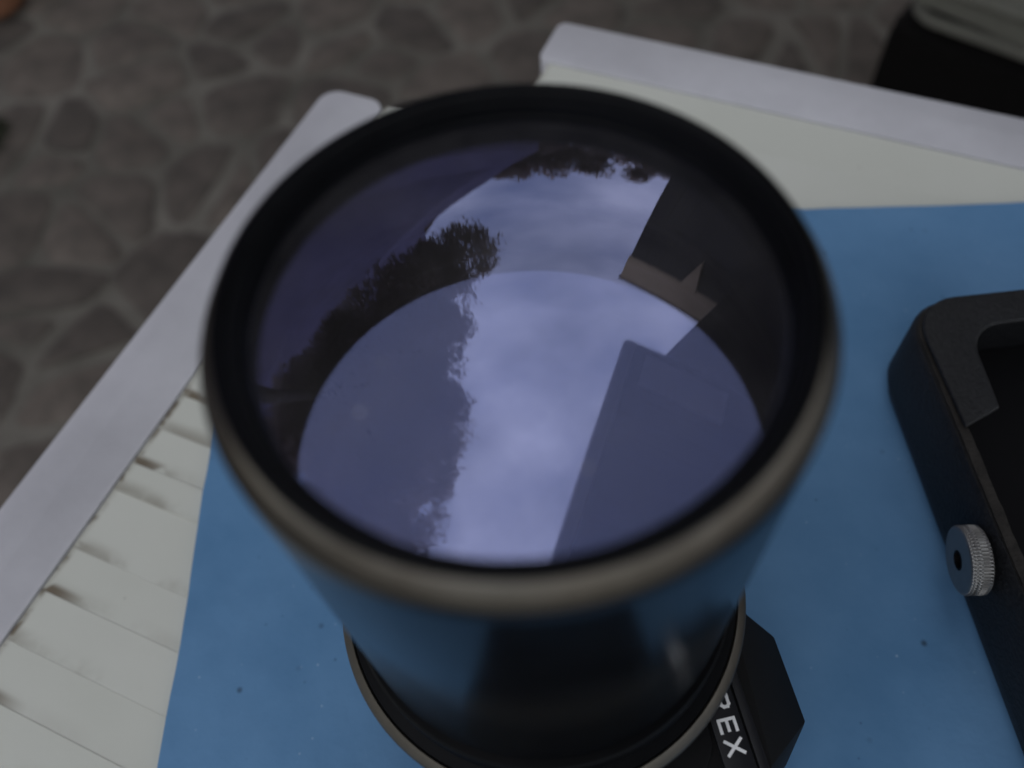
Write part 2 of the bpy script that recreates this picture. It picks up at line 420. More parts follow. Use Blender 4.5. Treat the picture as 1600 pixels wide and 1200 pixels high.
# ------------------------------------------------------------------ blue mat (edges slightly wavy)
def blue_mat():
    A, B, C, D = (-.1457-.0030, -.0272-.0600), (-.1364, .1680), (.500, .171), (.47, -.33)
    # left edge on the line through the two measured points, far edge likewise
    k = (-.1391+.1457)/(.1116+.0272)
    lx = lambda y: -.1457+k*(y+.0272)
    ky = (.1964-.2064)/(.2622-.1568)
    ty = lambda x: .2064+ky*(x-.1568)
    yc = .2064; xc = lx(yc); yc = ty(xc)
    pts = []
    n = 60
    for i in range(n+1): y = -.33+(yc+.33)*i/n; pts.append((lx(y)+.0005*math.sin(y*60)+random.uniform(-.00015, .00015), y))
    for i in range(1, n+1): x = xc+(.43-xc)*i/n; pts.append((x, ty(x)+.0004*math.sin(x*47)+random.uniform(-.00015, .00015)))
    pts += [(.40, -.36)]
    me = prism_mesh('blue_mat', pts, .0026*0+.0004, .0022, 0)
    o = link('blue_mat', me, M_blue, None, 30)
    tag(o, 'plain blue speckled mat lying on the white table under the cameras', 'mat')
blue_mat()
BZ = .0022

# ------------------------------------------------------------------ camera with the big lens, lying on its back
ZR = .225                                           # height of the lens rim
film = empty('film_camera', (0, 0, BZ))
tag(film, 'black film camera on its back, huge telephoto lens pointing straight up', 'camera')
zz = lambda zmm: ZR-BZ+zmm*MM
def P(l): return [(r*MM, zz(z)) for r, z in l]
lens = lathe('lens_barrel', P([(52.9, -4.7), (53.15, -5.2), (53.2, -8), (53.2, -124), (52.6, -126.5), (51, -128), (49.4, -128.4), (49.4, -136), (49.0, -150), (47.0, -150), (47.0, -70), (48.6, -66), (48.6, -9), (50.0, -5.5), (51.5, -4.7)]), M_black, film, closed=True)
tag(lens, 'glossy black telephoto lens barrel with recessed violet coated glass')
lathe('front_ring', P([(49.9, -.35), (50.6, -.9), (52.5, -4.1), (52.75, -4.55), (52.4, -4.69), (50.2, -4.69)]), M_alu, lens, closed=True)
lathe('rim', P([(49.85, -1.0), (49.7, -.2), (49.2, .1), (48.3, .15), (47.9, -.2), (47.6, -1.1), (47.0, -1.4), (46.8, -2.5), (46.2, -2.8), (46.0, -4.2), (45.3, -4.6), (45.0, -5.4), (45.1, -6.6), (48.4, -6.8), (49.8, -4.8)]), M_blackrim, lens, closed=True)
RCV, RE, ZE = 180.0, 45.3, -5.6
cz = ZE-math.sqrt(RCV**2-RE**2)
prof = [(RE*k/40, cz+math.sqrt(RCV**2-(RE*k/40)**2)) for k in range(41)]
lathe('front_glass', P(prof), M_front, lens, smooth=180)
RI = 420.0
ci = -32.3+RI
prof = [(47.2*k/30, ci-math.sqrt(RI**2-(47.2*k/30)**2)) for k in range(31)]
lathe('inner_glass', P(prof), M_inner, lens, smooth=180)
lathe('inner_seat', P([(48.5, -30.0), (47.3, -30.3), (47.0, -32.5), (48.5, -33)]), M_blackm, lens, closed=True)
lathe('baffle', P([(0, -69), (47.5, -69)]), M_blackm, lens)
step = lathe('step_ring', P([(49.5, -129), (54.5, -129.6), (55.2, -130.6), (55.2, -139.5), (49.5, -139.5)]), M_blackrim, film, closed=True)
col = lathe('collar', P([(49.6, -140), (58.0, -142.6), (58.2, -143.6), (58.2, -148), (60.8, -149), (60.6, -158), (54, -164), (49.6, -164)]), M_blackrim, film, closed=True)
M_edgealu = mat('worn_collar_aluminium', (.115, .105, .09), .45, metal=1.0, var=(70, .7, (.11, .10, .085)), bump=(250, .3, .0005))
def collar_edge():
    prof = [(58.3, -143.6), (58.8, -143.2), (61.1, -145.7), (61.5, -146.6), (61.3, -149.3), (58.4, -149.0)]
    o = lathe('collar_edge', P(prof), M_edgealu, col, n=360, closed=True)
    me = o.data                                   # chipped inner edge
    rr = random.Random(3); amp = [rr.random() for _ in range(360)]
    for v in me.vertices:
        k = int(round(math.atan2(v.co.y, v.co.x)/(2*math.pi)*360)) % 360
        r = math.hypot(v.co.x, v.co.y)
        if r < .0578:
            f = 1-.00016/.059*(amp[k] if amp[(k//9)*9] > .6 else 0)*2
            v.co.x *= f; v.co.y *= f
collar_edge()
# camera body and prism, turned a little about the lens axis
CR = R(4)
def rot(x, y): return (x*math.cos(CR)-y*math.sin(CR), x*math.sin(CR)+y*math.cos(CR))
def urot(x, y): return (x*math.cos(CR)+y*math.sin(CR), -x*math.sin(CR)+y*math.cos(CR))
body = link('body', prism_mesh('body', [rot(x*MM, y*MM) for x, y in rounded_rect(-42, -118, 44, 48, 9, 6)], 0, .050, .0015), M_body, film)
link('mount_plate', prism_mesh('mount_plate', [rot(x*MM, y*MM) for x, y in rounded_rect(-40, -60, 42, 40, 12, 6)], .0503, .0600, .0012), M_blackm, film)
zs = .0355
low = [(36, 9), (69.3, -4.5), (76.8, -13), (80, -40.3), (70.3, -52.8), (44, -66), (36, -66)]
low0 = [(36, 8), (66, -6), (73, -14), (76, -40), (68, -51), (44, -64), (36, -64)]
top = [(36, 2), (57.5, -1), (59.2, -6), (61, -55), (58, -60), (46, -61), (36, -61)]
sc1 = lambda l: [(x*MM, y*MM) for x, y in l]
pr = link('prism', prism_mesh('prism', sc1(low), zs, .0585, .0007, 2, top=sc1(top)), M_blackm, film, 20)
link('prism_base', prism_mesh('prism_base', sc1(low0), .004, zs-.0003, .0008, 2), M_blackm, pr, 20)
M_plate = mat('nameplate_enamel', (.005, .0055, .008), .4, spec=.3, var=(200, .5, (.008, .009, .012)))
ax = Vector((math.cos(R(7)), math.sin(R(7)))); rd = Vector((math.sin(R(7)), -math.cos(R(7))))       # letter up, reading direction
ctr = Vector((50.35, -43.0))
def tp(u_, v_): q = ctr+rd*u_+ax*v_; return (q.x*MM, q.y*MM)        # u along the line, v up
plate = link('nameplate', prism_mesh('nameplate', [tp(-48, -4.6), tp(16, -4.6), tp(16, 4.4), tp(-48, 4.4)], .0583, .0602, .0004), M_plate, pr)
link('trim_strip', prism_mesh('trim_strip', [tp(-46, 5.2), tp(15.5, 5.2), tp(15.5, 8.0), tp(-46, 8.0)], .0584, .0596, .0004), M_plate, pr)
def letter(strokes, u0, w=.45, name='letter'):
    bm = bmesh.new()
    for si, ((ua, va), (ub, vb)) in enumerate(strokes):
        d = Vector((ub-ua, vb-va)); l = d.length; d /= l; nrm = Vector((-d.y, d.x))*w
        cor = []
        a = Vector((ua, va))-d*w*.9; b = Vector((ub, vb))+d*w*.9
        for q in (a-nrm, b-nrm, b+nrm, a+nrm): cor.append(tp(u0+q.x, q.y))
        lo = [bm.verts.new((x, y, .0601+si*.00001)) for x, y in cor]; hi = [bm.verts.new((x, y, .06035+si*.00002)) for x, y in cor]
        bm.faces.new(lo[::-1]); bm.faces.new(hi)
        for k in range(4): bm.faces.new((lo[k], lo[(k+1) % 4], hi[(k+1) % 4], hi[k]))
    return link(name, from_bm(bm, name), M_letter, plate, 0)
h = 2.35
letter([((-1.55, -h), (-1.55, h)), ((-1.5, h), (1.9, h)), ((-1.5, 0), (1.6, 0)), ((-1.5, -h), (1.9, -h))], 0)           # E
letter([((-1.9, -h), (1.9, h)), ((-1.9, h), (1.9, -h))], 6.3)                                                           # X
letter([((-1.7, -h), (-1.7, h)), ((-1.7, h), (.9, h)), ((.9, h), (1.6, .78*h)), ((1.6, .78*h), (1.6, .3*h)), ((1.6, .3*h), (.9, 0)), ((.9, 0), (-1.7, 0)), ((.3, 0), (1.7, -h))], -6.6)       # only its end shows past the collar

# ------------------------------------------------------------------ open leather case with knurled screw
case = empty('camera_case', (.158+.055, .02, BZ))
tag(case, 'open black leather camera case with silver knurled screw on its side', 'camera case')
CX, CY = .158+.055, .02
def cl(l): return [(x*MM-CX, y*MM-CY) for x, y in l]
HT = .043
def case_shell():
    outer = rounded_rect(158, -120, 278, 113, 19, 8); inner = rounded_rect(162.5, -115.5, 273.5, 108.5, 15, 8)
    lowo = rounded_rect(160, -118, 276, 110, 19, 8)
    bm = bmesh.new(); n = len(outer)
    def ring(l, z): return [bm.verts.new((x*MM-CX, y*MM-CY, z)) for x, y in l]
    rs = [ring(rounded_rect(162, -116, 274, 108, 14, 8), 0), ring(lowo, .002), ring(outer, .010), ring(outer, HT-.0022), ring(rounded_rect(159.2, -118.8, 276.8, 111.8, 18, 8), HT), ring(inner, HT), ring(inner, .006)]
    for a, b in zip(rs[:-1], rs[1:]):
        for k in range(n): bm.faces.new((a[k], a[(k+1) % n], b[(k+1) % n], b[k]))
    bm.faces.new(rs[0][::-1]); bm.faces.new(rs[-1])
    return link('shell', from_bm(bm, 'shell'), M_leather, case, 40)
shell = case_shell()
# worn cut edge of the leather running round the opening
def rim_strip():
    outer = rounded_rect(159.8, -118.2, 276.2, 111.2, 17.4, 8); inner = rounded_rect(164.5, -113.5, 271.5, 106.5, 9, 8)
    bm = bmesh.new(); n = len(outer)
    rr = random.Random(8)
    def jit(l, a): return [(x+rr.uniform(-a, a), y+rr.uniform(-a, a)) for x, y in l]
    def dens(l):
        o = []
        for k in range(len(l)):
            a, b = l[k], l[(k+1) % len(l)]; m_ = max(1, int(math.hypot(b[0]-a[0], b[1]-a[1])/3))
            for t in range(m_): o.append((a[0]+(b[0]-a[0])*t/m_, a[1]+(b[1]-a[1])*t/m_))
        return o
    A = dens(outer); n = len(A); cx, cy = 218, -3.5
    B = []
    for x, y in A:
        # shrink by 4.6 mm towards the inside
        X = min(max(x, 173), 263); Y = min(max(y, -105), 98)
        d = Vector((x-X, y-Y)); l = d.length or 1; B.append((x-d.x/l*3.6, y-d.y/l*3.6))
    def ring(l, z, a=.0): return [bm.verts.new((x*MM-CX+rr.uniform(-a, a), y*MM-CY+rr.uniform(-a, a), z+rr.uniform(-a, a))) for x, y in l]
    rs = [ring(A, HT+.0001), ring(A, HT+.0014, .00012), ring(B, HT+.0016, .0002), ring(B, HT-.004)]
    for a, b in zip(rs[:-1], rs[1:]):
        for k in range(n): bm.faces.new((a[k], a[(k+1) % n], b[(k+1) % n], b[k]))
    return link('rim_strip', from_bm(bm, 'rim_strip'), M_edge, shell, 50)
rim_strip()
link('lining', prism_mesh('lining', cl(rounded_rect(163, -115, 273, 108, 10, 8)), .0062, .008), M_felt, case)
def flap():
    Q = [(161.5, 52.5), (172, 57), (176.5, 59)]
    for k in range(9):
        a = R(180-90*k/8); Q.append((193+14*math.cos(a)-1.5, 78+14*math.sin(a)+4))
    Q += [(240, 97.5), (268, 98.0)]
    rr_ = rounded_rect(160.7, -118, 276, 111, 17.5, 8)
    Q += [q for q in rr_[:9] if q[1] > 99.5] + [q for q in rr_[9:18]]
    return link('top_flap', prism_mesh('top_flap', cl(Q), HT+.0019, HT+.0042, .0011, 3), M_leather, case, 40)
flap()
# side pieces of the lining inside show as a dark inner wall; knurled screw
knob = empty('k')
bpy.data.objects.remove(knob)
def knob_mesh():
    bm = bmesh.new(); n = 180; Rk, Hk = .0124, .0078
    rows = []
    nz = 9
    prof = [(Rk*.30, Hk-.0035, 0), (Rk*.30, Hk, 0), (Rk*.90, Hk, 0), (Rk*.965, Hk-.0004, 0)]
    for j in range(nz): prof.append((Rk, Hk-.0008-(Hk-.0016)*j/(nz-1), 1))
    prof += [(Rk*.96, .0003, 0), (Rk*.9, 0, 0)]
    for r, z, kn in prof:
        row = []
        for k in range(n):
            a = 2*math.pi*k/n; q = r
            if kn:
                u_ = (k*1.0+z/.00055*.9) % 3; v_ = (k*1.0-z/.00055*.9) % 3
                q = r-.00042*(1 if u_ < 1 else 0)-.00042*(1 if v_ < 1 else 0)
            row.append(bm.verts.new((q*math.cos(a), q*math.sin(a), z)))
        rows.append(row)
    for a, b in zip(rows[:-1], rows[1:]):
        for k in range(n): bm.faces.new((a[k], b[k], b[(k+1) % n], a[(k+1) % n]))
    bm.faces.new(rows[0]); bm.faces.new(rows[-1][::-1])
    return from_bm(bm, 'screw_knob')
kn = link('screw_knob', knob_mesh(), M_knob, case, 25)
tag(kn, 'silver knurled screw knob with dark centre hole')
nd = Vector((-.985, .10, -.06)).normalized()
kn.rotation_euler = nd.to_track_quat('Z', 'Y').to_euler()
kn.location = (.1568-CX, .0080-CY, .0300)
hole = lathe('screw_hole', [(0, .0046), (.0034, .0046), (.0036, .0079), (.0030, .0080), (.0029, .0052), (0, .0052)], M_blackm, kn, n=24)
slot = link('screw_slot', box_mesh('screw_slot', (-.0005, -.0026, .0052), (.0005, .0026, .0060), .0002), M_edge, kn)

# ------------------------------------------------------------------ chair with canvas cushion behind the table
chair = empty('garden_chair', (.552, .800, GZ+.003), R(-44.7))
tag(chair, 'garden chair with olive cushion over an added dark shade block behind the far table edge', 'chair')
# local x runs along the front edge, y backwards
def cushion():
    bm = bmesh.new(); bmesh.ops.create_cube(bm, size=1)
    bmesh.ops.subdivide_edges(bm, edges=bm.edges, cuts=13, use_grid_fill=True)
    rr = random.Random(2)
    for v in bm.verts:
        x, y, z = v.co*2
        e = max(abs(x), abs(y))
        f = (1-abs(x)**6)*(1-abs(y)**6)
        v.co = Vector((x*.27, y*.26, z*(.018+.035*f**.5)))
        v.co.z += .006*math.sin(x*7+y*3)*f+.004*math.sin(y*9-x*4)
    return from_bm(bm, 'cushion')
CO = (.245, .25)
cu = link('cushion', cushion(), M_cloth, chair, 60); cu.location = (CO[0], CO[1], .43)
def piping(z):
    pts = []
    for x, y in rounded_rect(-.272, -.262, .272, .262, .03, 5): pts.append((x+CO[0], y+CO[1], .43+z+.004*math.sin(x*20+y*13)))
    pts.append(pts[0])
    return tube_mesh('piping', pts, .0075, 8)
link('piping', piping(.018), M_cloth, chair, 60); link('piping', piping(-.024), M_cloth, chair, 60)
link('under_seat_shade', box_mesh('under_seat_shade', (-.05, -.01, .06), (.50, .50, .385), .03, 3), M_nearblack, chair)  # solid dark block added so the space under the seat reads as shade
for x, y in ((.02, .04), (.47, .04), (.02, .47), (.47, .47)):
    link('leg', box_mesh('leg', (x-.02, y-.02, 0), (x+.02, y+.02, .0595), .003), M_nearblack, chair)
link('backrest', box_mesh('backrest', (-.05, .502, .06), (.50, .56, .86), .02, 3), M_nearblack, chair)

# ------------------------------------------------------------------ pot and weeds at the left
pot = empty('flower_pot', (-1.035, 1.70, GZ+.004))
tag(pot, 'terracotta flower pot on the paving at far left corner', 'flower pot')
lathe('pot_wall', [(.0, 0), (.06, 0), (.085, .12), (.095, .12), (.097, .15), (.088, .15), (.078, .02), (0, .02)], M_terra, pot, n=40)
lathe('soil', [(0, .13), (.083, .128), (.08, .12)], M_nearblack, pot, n=24)
def weed(loc, n, size, label):
    rr = random.Random(int(abs(loc[0]*1000)))
    t = empty('weed', (loc[0], loc[1], GZ+.004)); tag(t, label, 'weed')
    bm = bmesh.new()
    for k in range(n):
        a = rr.uniform(0, 6.28); l = size*rr.uniform(.5, 1); d = Vector((math.cos(a), math.sin(a), 0)); s = Vector((-d.y, d.x, 0))*l*.2
        z = rr.uniform(.02, .2)*l
        p = [Vector((0, 0, 0)), d*l*.5+Vector((0, 0, z)), d*l+Vector((0, 0, z*.7))]
        v = [bm.verts.new(q) for q in (p[0], p[1]-s, p[2], p[1]+s)]
        bm.faces.new(v)
    link('leaves', from_bm(bm, 'leaves'), M_weed, t, 0)
    link('stem', tube_mesh('stem', [(0, 0, -.012), (0, 0, .01), (.004, .002, .03)], [.004, .004, .002], 6), M_weed, t)
weed((-.965, 1.26), 60, .075, 'dark green weed growing in the paving at the left edge')

# ------------------------------------------------------------------ what stands round the table (it shows mirrored in the lens)
def leaf_cloud(blobs, per, size, seed, name='crown'):
    rr = random.Random(seed); V, F = [], []
    for bx, by, bz, br in blobs:
        k = int(per*(br/.35)**2)
        fine = br < .19 and size < .1
        for i in range(70 if fine else max(k, 220)):
            d = Vector((rr.gauss(0, 1), rr.gauss(0, 1), rr.gauss(0, 1))).normalized()*br*(rr.random()**.8*1.7 if fine else rr.random()**.45)
            c = Vector((bx, by, bz))+d
            a = Vector((rr.gauss(0, 1), rr.gauss(0, 1), rr.gauss(0, .6))).normalized(); b = a.orthogonal().normalized()
            l = size*rr.uniform(.6, 1.25)
            i0 = len(V); V += [c-a*l, c-b*l*.45, c+a*l, c+b*l*.45]; F.append((i0, i0+1, i0+2, i0+3))
    me = bpy.data.meshes.new(name); me.from_pydata(V, [], F); me.update(); return me
B = [(-0.78,4.13,3.51,0.13),(-0.65,4.24,3.60,0.20),(-0.50,3.85,3.25,0.17),(-0.41,4.17,3.69,0.10),(-0.31,4.09,3.66,0.10),(-0.25,3.67,3.57,0.17),(-0.23,3.99,4.01,0.17),(-0.28,3.64,4.03,0.20),(-0.52,3.29,4.05,0.10),(-0.57,3.18,4.27,0.10),(-0.66,3.21,4.69,0.17),(-0.64,2.74,4.37,0.08),(-0.67,2.59,4.44,0.20),(-0.75,2.55,4.71,0.10),(-0.74,2.25,4.51,0.08),(-0.80,2.17,4.70,0.10),(-0.93,2.23,5.24,0.10),(-0.97,1.97,5.27,0.13),(-0.85,1.66,4.99,0.10),(-0.82,1.60,5.18,0.10),(-0.83,1.33,5.00,0.10),(-0.97,1.27,5.56,0.17),(-0.97,0.99,5.14,0.13),(-1.06,0.83,5.23,0.10),(-1.12,0.64,5.14,0.13),(-1.19,0.50,5.17,0.20),(-1.30,0.37,5.35,0.20),(-1.40,0.20,5.41,0.13),(-1.32,0.01,4.99,0.13),(-1.49,-0.17,5.48,0.17),(-1.19,3.40,3.86,0.32),(-2.27,1.88,4.34,0.35),(-1.59,1.54,5.42,0.31),(-2.29,2.22,4.80,0.33),(-2.29,1.79,4.84,0.34),(-2.78,2.74,4.34,0.33),(-1.72,2.50,3.89,0.33),(-1.40,3.07,4.54,0.38),(-1.21,2.85,4.32,0.39),(-1.12,2.55,4.22,0.38),(-1.69,0.60,4.85,0.32),(-3.21,2.37,4.23,0.38),(-2.12,0.25,4.44,0.40),(-2.88,2.29,3.85,0.37),(-1.04,2.66,4.62,0.30),(-2.68,1.99,4.38,0.40),(-1.02,2.63,4.23,0.33),(-2.04,1.25,4.60,0.33),(-1.97,2.63,3.95,0.32),(-2.48,0.53,4.43,0.31),(-1.47,2.45,4.66,0.41),(-2.09,0.09,4.69,0.37),(-1.70,1.37,4.50,0.39),(-3.34,1.41,4.60,0.42),(-2.04,1.84,4.47,0.34),(-2.88,1.23,4.13,0.34),(-1.64,2.83,3.90,0.36),(-2.32,1.85,4.48,0.36),(-2.39,3.18,4.17,0.36),(-1.94,2.62,4.86,0.36),(-2.13,1.11,4.63,0.40),(-3.15,1.94,4.17,0.34),(-2.32,2.26,4.31,0.33),(-2.33,0.54,5.05,0.33),(-2.32,0.45,5.26,0.41),(-2.81,1.29,4.49,0.39),(-1.50,0.51,4.69,0.30),(-1.79,1.10,4.44,0.38),(-1.17,1.56,5.21,0.41),(-1.88,0.38,5.40,0.36),(-1.71,1.06,5.43,0.36),(-0.98,2.56,3.92,0.39),(-1.84,1.35,4.80,0.34),(-3.30,1.51,4.45,0.42),(-1.85,2.43,4.42,0.31),(-1.05,2.77,3.86,0.31),(-2.08,2.02,3.97,0.31),(-1.69,0.49,4.60,0.41),(-2.03,1.39,5.05,0.33),(-2.12,1.41,4.06,0.31),(-1.39,1.98,4.58,0.38),(-2.72,1.95,4.39,0.33),(-1.89,2.41,3.85,0.30),(-2.25,1.65,3.93,0.40),(-1.90,2.24,4.30,0.36),(-1.89,1.83,4.50,0.40),(-1.41,2.75,4.80,0.33),(-1.08,2.63,4.80,0.34),(-2.92,1.75,4.73,0.34),(-2.34,0.11,5.00,0.34),(-2.25,3.29,4.19,0.41),(-2.31,2.19,3.83,0.38),(-1.02,2.55,3.99,0.30),(-2.15,0.48,4.45,0.39),(-2.32,2.25,3.85,0.42),(-1.92,1.36,4.95,0.41),(-1.38,1.07,4.69,0.34),(-2.10,0.78,4.46,0.33),(-1.16,3.00,4.19,0.35),(-1.11,3.14,3.45,0.40),(-1.54,1.32,4.95,0.39),(-2.42,1.59,4.97,0.41),(-3.06,1.41,4.31,0.32),(-0.94,4.19,3.94,0.32),(-1.54,2.23,4.42,0.35),(-1.11,1.71,4.51,0.30),(-1.45,1.17,5.48,0.42),(-2.10,0.77,4.57,0.35),(-2.34,1.27,5.01,0.42),(-1.35,3.02,4.15,0.33),(-1.68,0.66,5.49,0.41),(-2.24,0.83,4.15,0.33),(-1.43,0.62,4.57,0.31),(-1.07,1.59,4.79,0.34),(-1.81,0.87,4.39,0.31),(-2.79,1.61,3.75,0.42),(-2.80,1.78,4.35,0.32),(-1.15,2.23,4.63,0.34),(-1.33,3.17,3.35,0.38),(-1.12,2.97,3.55,0.41),(-2.78,1.26,4.17,0.36),(-2.71,2.23,4.38,0.39),(-2.74,0.81,4.92,0.38),(-0.50,3.86,3.58,0.34),(-2.33,0.94,4.44,0.41),(-2.06,2.25,4.42,0.31),(-2.71,1.28,3.86,0.37),(-1.63,0.52,4.52,0.38),(-1.68,1.97,4.67,0.37),(-1.48,2.36,4.92,0.37),(-2.05,0.39,5.46,0.35),(-2.84,0.87,5.00,0.37),(-1.65,1.95,4.17,0.31),(-2.58,0.86,4.49,0.42),(-1.49,2.70,4.68,0.36),(-2.82,1.39,4.05,0.34),(-1.59,-0.21,4.82,0.31),(-2.94,0.91,4.75,0.31),(-1.62,1.73,4.95,0.38),(-1.70,2.34,4.12,0.36),(-1.51,3.14,3.89,0.31),(-2.65,1.97,4.27,0.35),(-0.94,2.49,4.08,0.41),(-2.18,2.85,4.51,0.41),(-1.96,0.70,5.34,0.30),(-2.49,2.91,4.08,0.37),(-2.15,3.08,4.16,0.32),(-2.12,0.38,5.34,0.34),(-0.83,3.20,3.91,0.32),(-1.14,3.42,4.55,0.36),(-2.59,1.07,4.53,0.41),(-1.01,3.24,3.86,0.32),(-1.21,3.93,4.11,0.37),(-2.46,2.23,3.60,0.31),(-0.87,3.80,4.09,0.30),(-2.22,-0.03,5.31,0.31),(-1.88,0.47,4.95,0.30),(-2.41,0.48,5.29,0.38),(-1.60,1.52,4.52,0.35),(-1.60,0.56,5.46,0.35),(-0.81,3.33,3.82,0.34),(-3.22,1.70,4.24,0.36),(-2.46,2.35,4.04,0.31),(-2.21,1.45,4.01,0.40),(-1.34,2.60,4.07,0.34),(-1.53,2.78,3.71,0.35),(-1.96,2.50,4.78,0.42),(-2.57,1.34,3.87,0.30),(-1.13,3.05,3.93,0.40),(-3.09,1.47,4.62,0.39),(-1.64,2.14,4.09,0.31),(-2.74,1.86,4.30,0.35),(-2.60,0.59,4.74,0.38),(-2.63,1.56,3.80,0.36),(-2.02,2.11,3.86,0.30),(-1.67,1.57,4.26,0.39),(-2.38,3.05,4.12,0.36),(-1.26,1.02,5.21,0.41),(-1.91,1.88,5.12,0.34),(-1.54,1.53,5.10,0.38),(-2.44,2.55,3.89,0.20),(-1.42,2.28,4.68,0.20),(-1.58,1.11,5.15,0.20),(-0.99,1.41,4.73,0.20),(-0.89,2.85,4.44,0.20),(-1.70,0.45,5.40,0.20),(-0.94,2.95,4.25,0.20),(-1.86,2.23,4.30,0.20),(-1.13,1.93,4.77,0.20),(-1.98,1.55,4.68,0.20),(-1.15,2.25,4.72,0.20),(-1.61,3.60,3.97,0.20),(-2.37,2.24,4.59,0.20),(-1.70,1.74,4.76,0.20),(-1.19,3.04,4.03,0.20),(-1.03,3.31,3.95,0.20),(-1.57,0.98,4.72,0.20),(-0.75,3.51,4.18,0.20),(-1.16,3.39,3.75,0.20),(-0.68,3.90,3.89,0.20),(-1.98,3.01,4.37,0.20),(-2.71,1.15,4.83,0.20),(-1.60,2.09,4.30,0.20),(-1.93,0.02,5.03,0.20),(-1.23,1.08,4.97,0.20),(-1.48,3.40,3.53,0.20),(-1.00,3.86,3.65,0.20),(-1.00,2.37,4.37,0.20),(-2.00,2.39,4.60,0.20),(-0.91,3.26,3.81,0.20),(-2.40,3.17,3.87,0.20),(-1.07,2.87,4.41,0.20),(-1.17,2.13,4.68,0.20),(-0.78,3.79,3.72,0.20),(-1.91,-0.04,5.20,0.20),(-1.40,3.12,3.83,0.20),(-1.26,0.90,4.95,0.20),(-1.76,1.25,5.13,0.20),(-1.49,3.09,4.42,0.20),(-1.33,1.04,5.12,0.20),(-1.11,3.10,3.73,0.20),(-1.38,2.16,4.96,0.20),(-1.25,1.39,4.69,0.20),(-1.94,1.92,4.42,0.20),(-1.90,0.77,4.78,0.20),(-2.40,2.13,3.94,0.20),(-2.21,0.62,4.90,0.20),(-1.83,0.12,5.05,0.20),(-2.09,1.24,4.99,0.20),(-2.67,1.88,4.34,0.20),(-1.40,2.06,4.70,0.20),(-1.49,3.06,3.61,0.20),(-1.57,1.21,4.90,0.20),(-2.44,2.65,4.25,0.20),(-1.84,3.09,3.46,0.20),(-1.08,3.06,3.85,0.20),(-1.47,1.82,5.05,0.20),(-2.52,2.51,3.91,0.20),(-2.59,0.38,4.98,0.20),(-1.35,2.81,3.94,0.20),(-0.39,3.54,4.05,0.20),(-0.70,3.64,3.90,0.20),(-0.95,3.57,3.75,0.20),(-0.71,3.37,4.23,0.20),(-0.99,3.89,3.86,0.20),(-0.89,3.57,3.34,0.20),(-0.26,3.88,3.88,0.20),(-0.96,3.67,3.37,0.20),(-1.01,3.22,3.77,0.20),(-0.59,4.04,3.57,0.20),(-0.79,3.58,4.15,0.20),(-0.37,3.96,3.58,0.20),(-1.21,3.69,4.09,0.20),(-1.02,3.72,3.85,0.20),(-0.76,3.48,4.06,0.20),(-0.99,3.79,3.78,0.20),(-0.45,3.86,3.94,0.20),(-0.86,3.38,4.22,0.20),(-0.79,3.26,3.90,0.20),(-0.60,3.27,4.00,0.20),(-0.80,3.89,4.00,0.20),(-1.06,3.56,3.38,0.20)]
tr = empty('tall_tree', (-3.3, 2.3, GZ)); tag(tr, 'tall leafy tree mirrored on the left side of the lens', 'tree')
crown = link('crown', leaf_cloud([(x+3.3, y-2.3, z-GZ, r) for x, y, z, r in B], 850, .042, 1), M_leaf, tr, 0)
link('trunk', tube_mesh('trunk', [(0, 0, 0), (.05, -.1, 1.2), (.25, -.4, 2.6), (.7, -.6, 3.8), (1.1, -.5, 4.8)], [.17, .14, .12, .09, .05], 12), M_bark, tr)
for tx, ty, tz in ((1.8, -.8, 5.3), (1.6, -1.8, 5.5), (1.9, .9, 4.6), (2.2, 0, 5.2)):
    link('limb', tube_mesh('limb', [(1.05, -.5, 4.6), ((tx+1)*.5, ty*.5, 4.5+(tz-4.5)*.5), (tx, ty, tz)], [.05, .03, .015], 8), M_bark, tr)

def far_tree(x, y, top, wdt, seed, label):
    rr = random.Random(seed); t = empty('far_tree', (x, y, GZ)); tag(t, label, 'tree', 'trees beyond the houses')
    H = top-GZ; bl = []
    for k in range(46):
        a = rr.uniform(0, 6.28); q = rr.random()**.6
        zz_ = rr.uniform(.12, .97)*H; sp = wdt*(1-((zz_/H-.5)/.55)**2)**.5
        bl.append((math.cos(a)*q*sp, math.sin(a)*q*sp, zz_-.2, rr.uniform(.35, .7)))
    link('crown', leaf_cloud(bl, 75, .16, seed), M_leaf, t, 0)
    link('trunk', tube_mesh('trunk', [(0, 0, 0), (.1, 0, H*.4), (.05, .1, H*.8)], [.2, .14, .05], 10), M_bark, t)
far_tree(-.9, 12.4, 6.6, 1.4, 24, 'tree beyond the grey house, farthest left of the mirrored crowns')
far_tree(.55, 12.0, 6.5, 1.4, 21, 'tree whose crown fringes the mirrored sky at its left end')
far_tree(2.3, 11.8, 6.35, 1.5, 22, 'tree whose crown fringes the mirrored sky in the middle')
far_tree(4.0, 11.3, 6.05, 1.5, 23, 'tree whose crown fringes the mirrored sky beside the dark house')

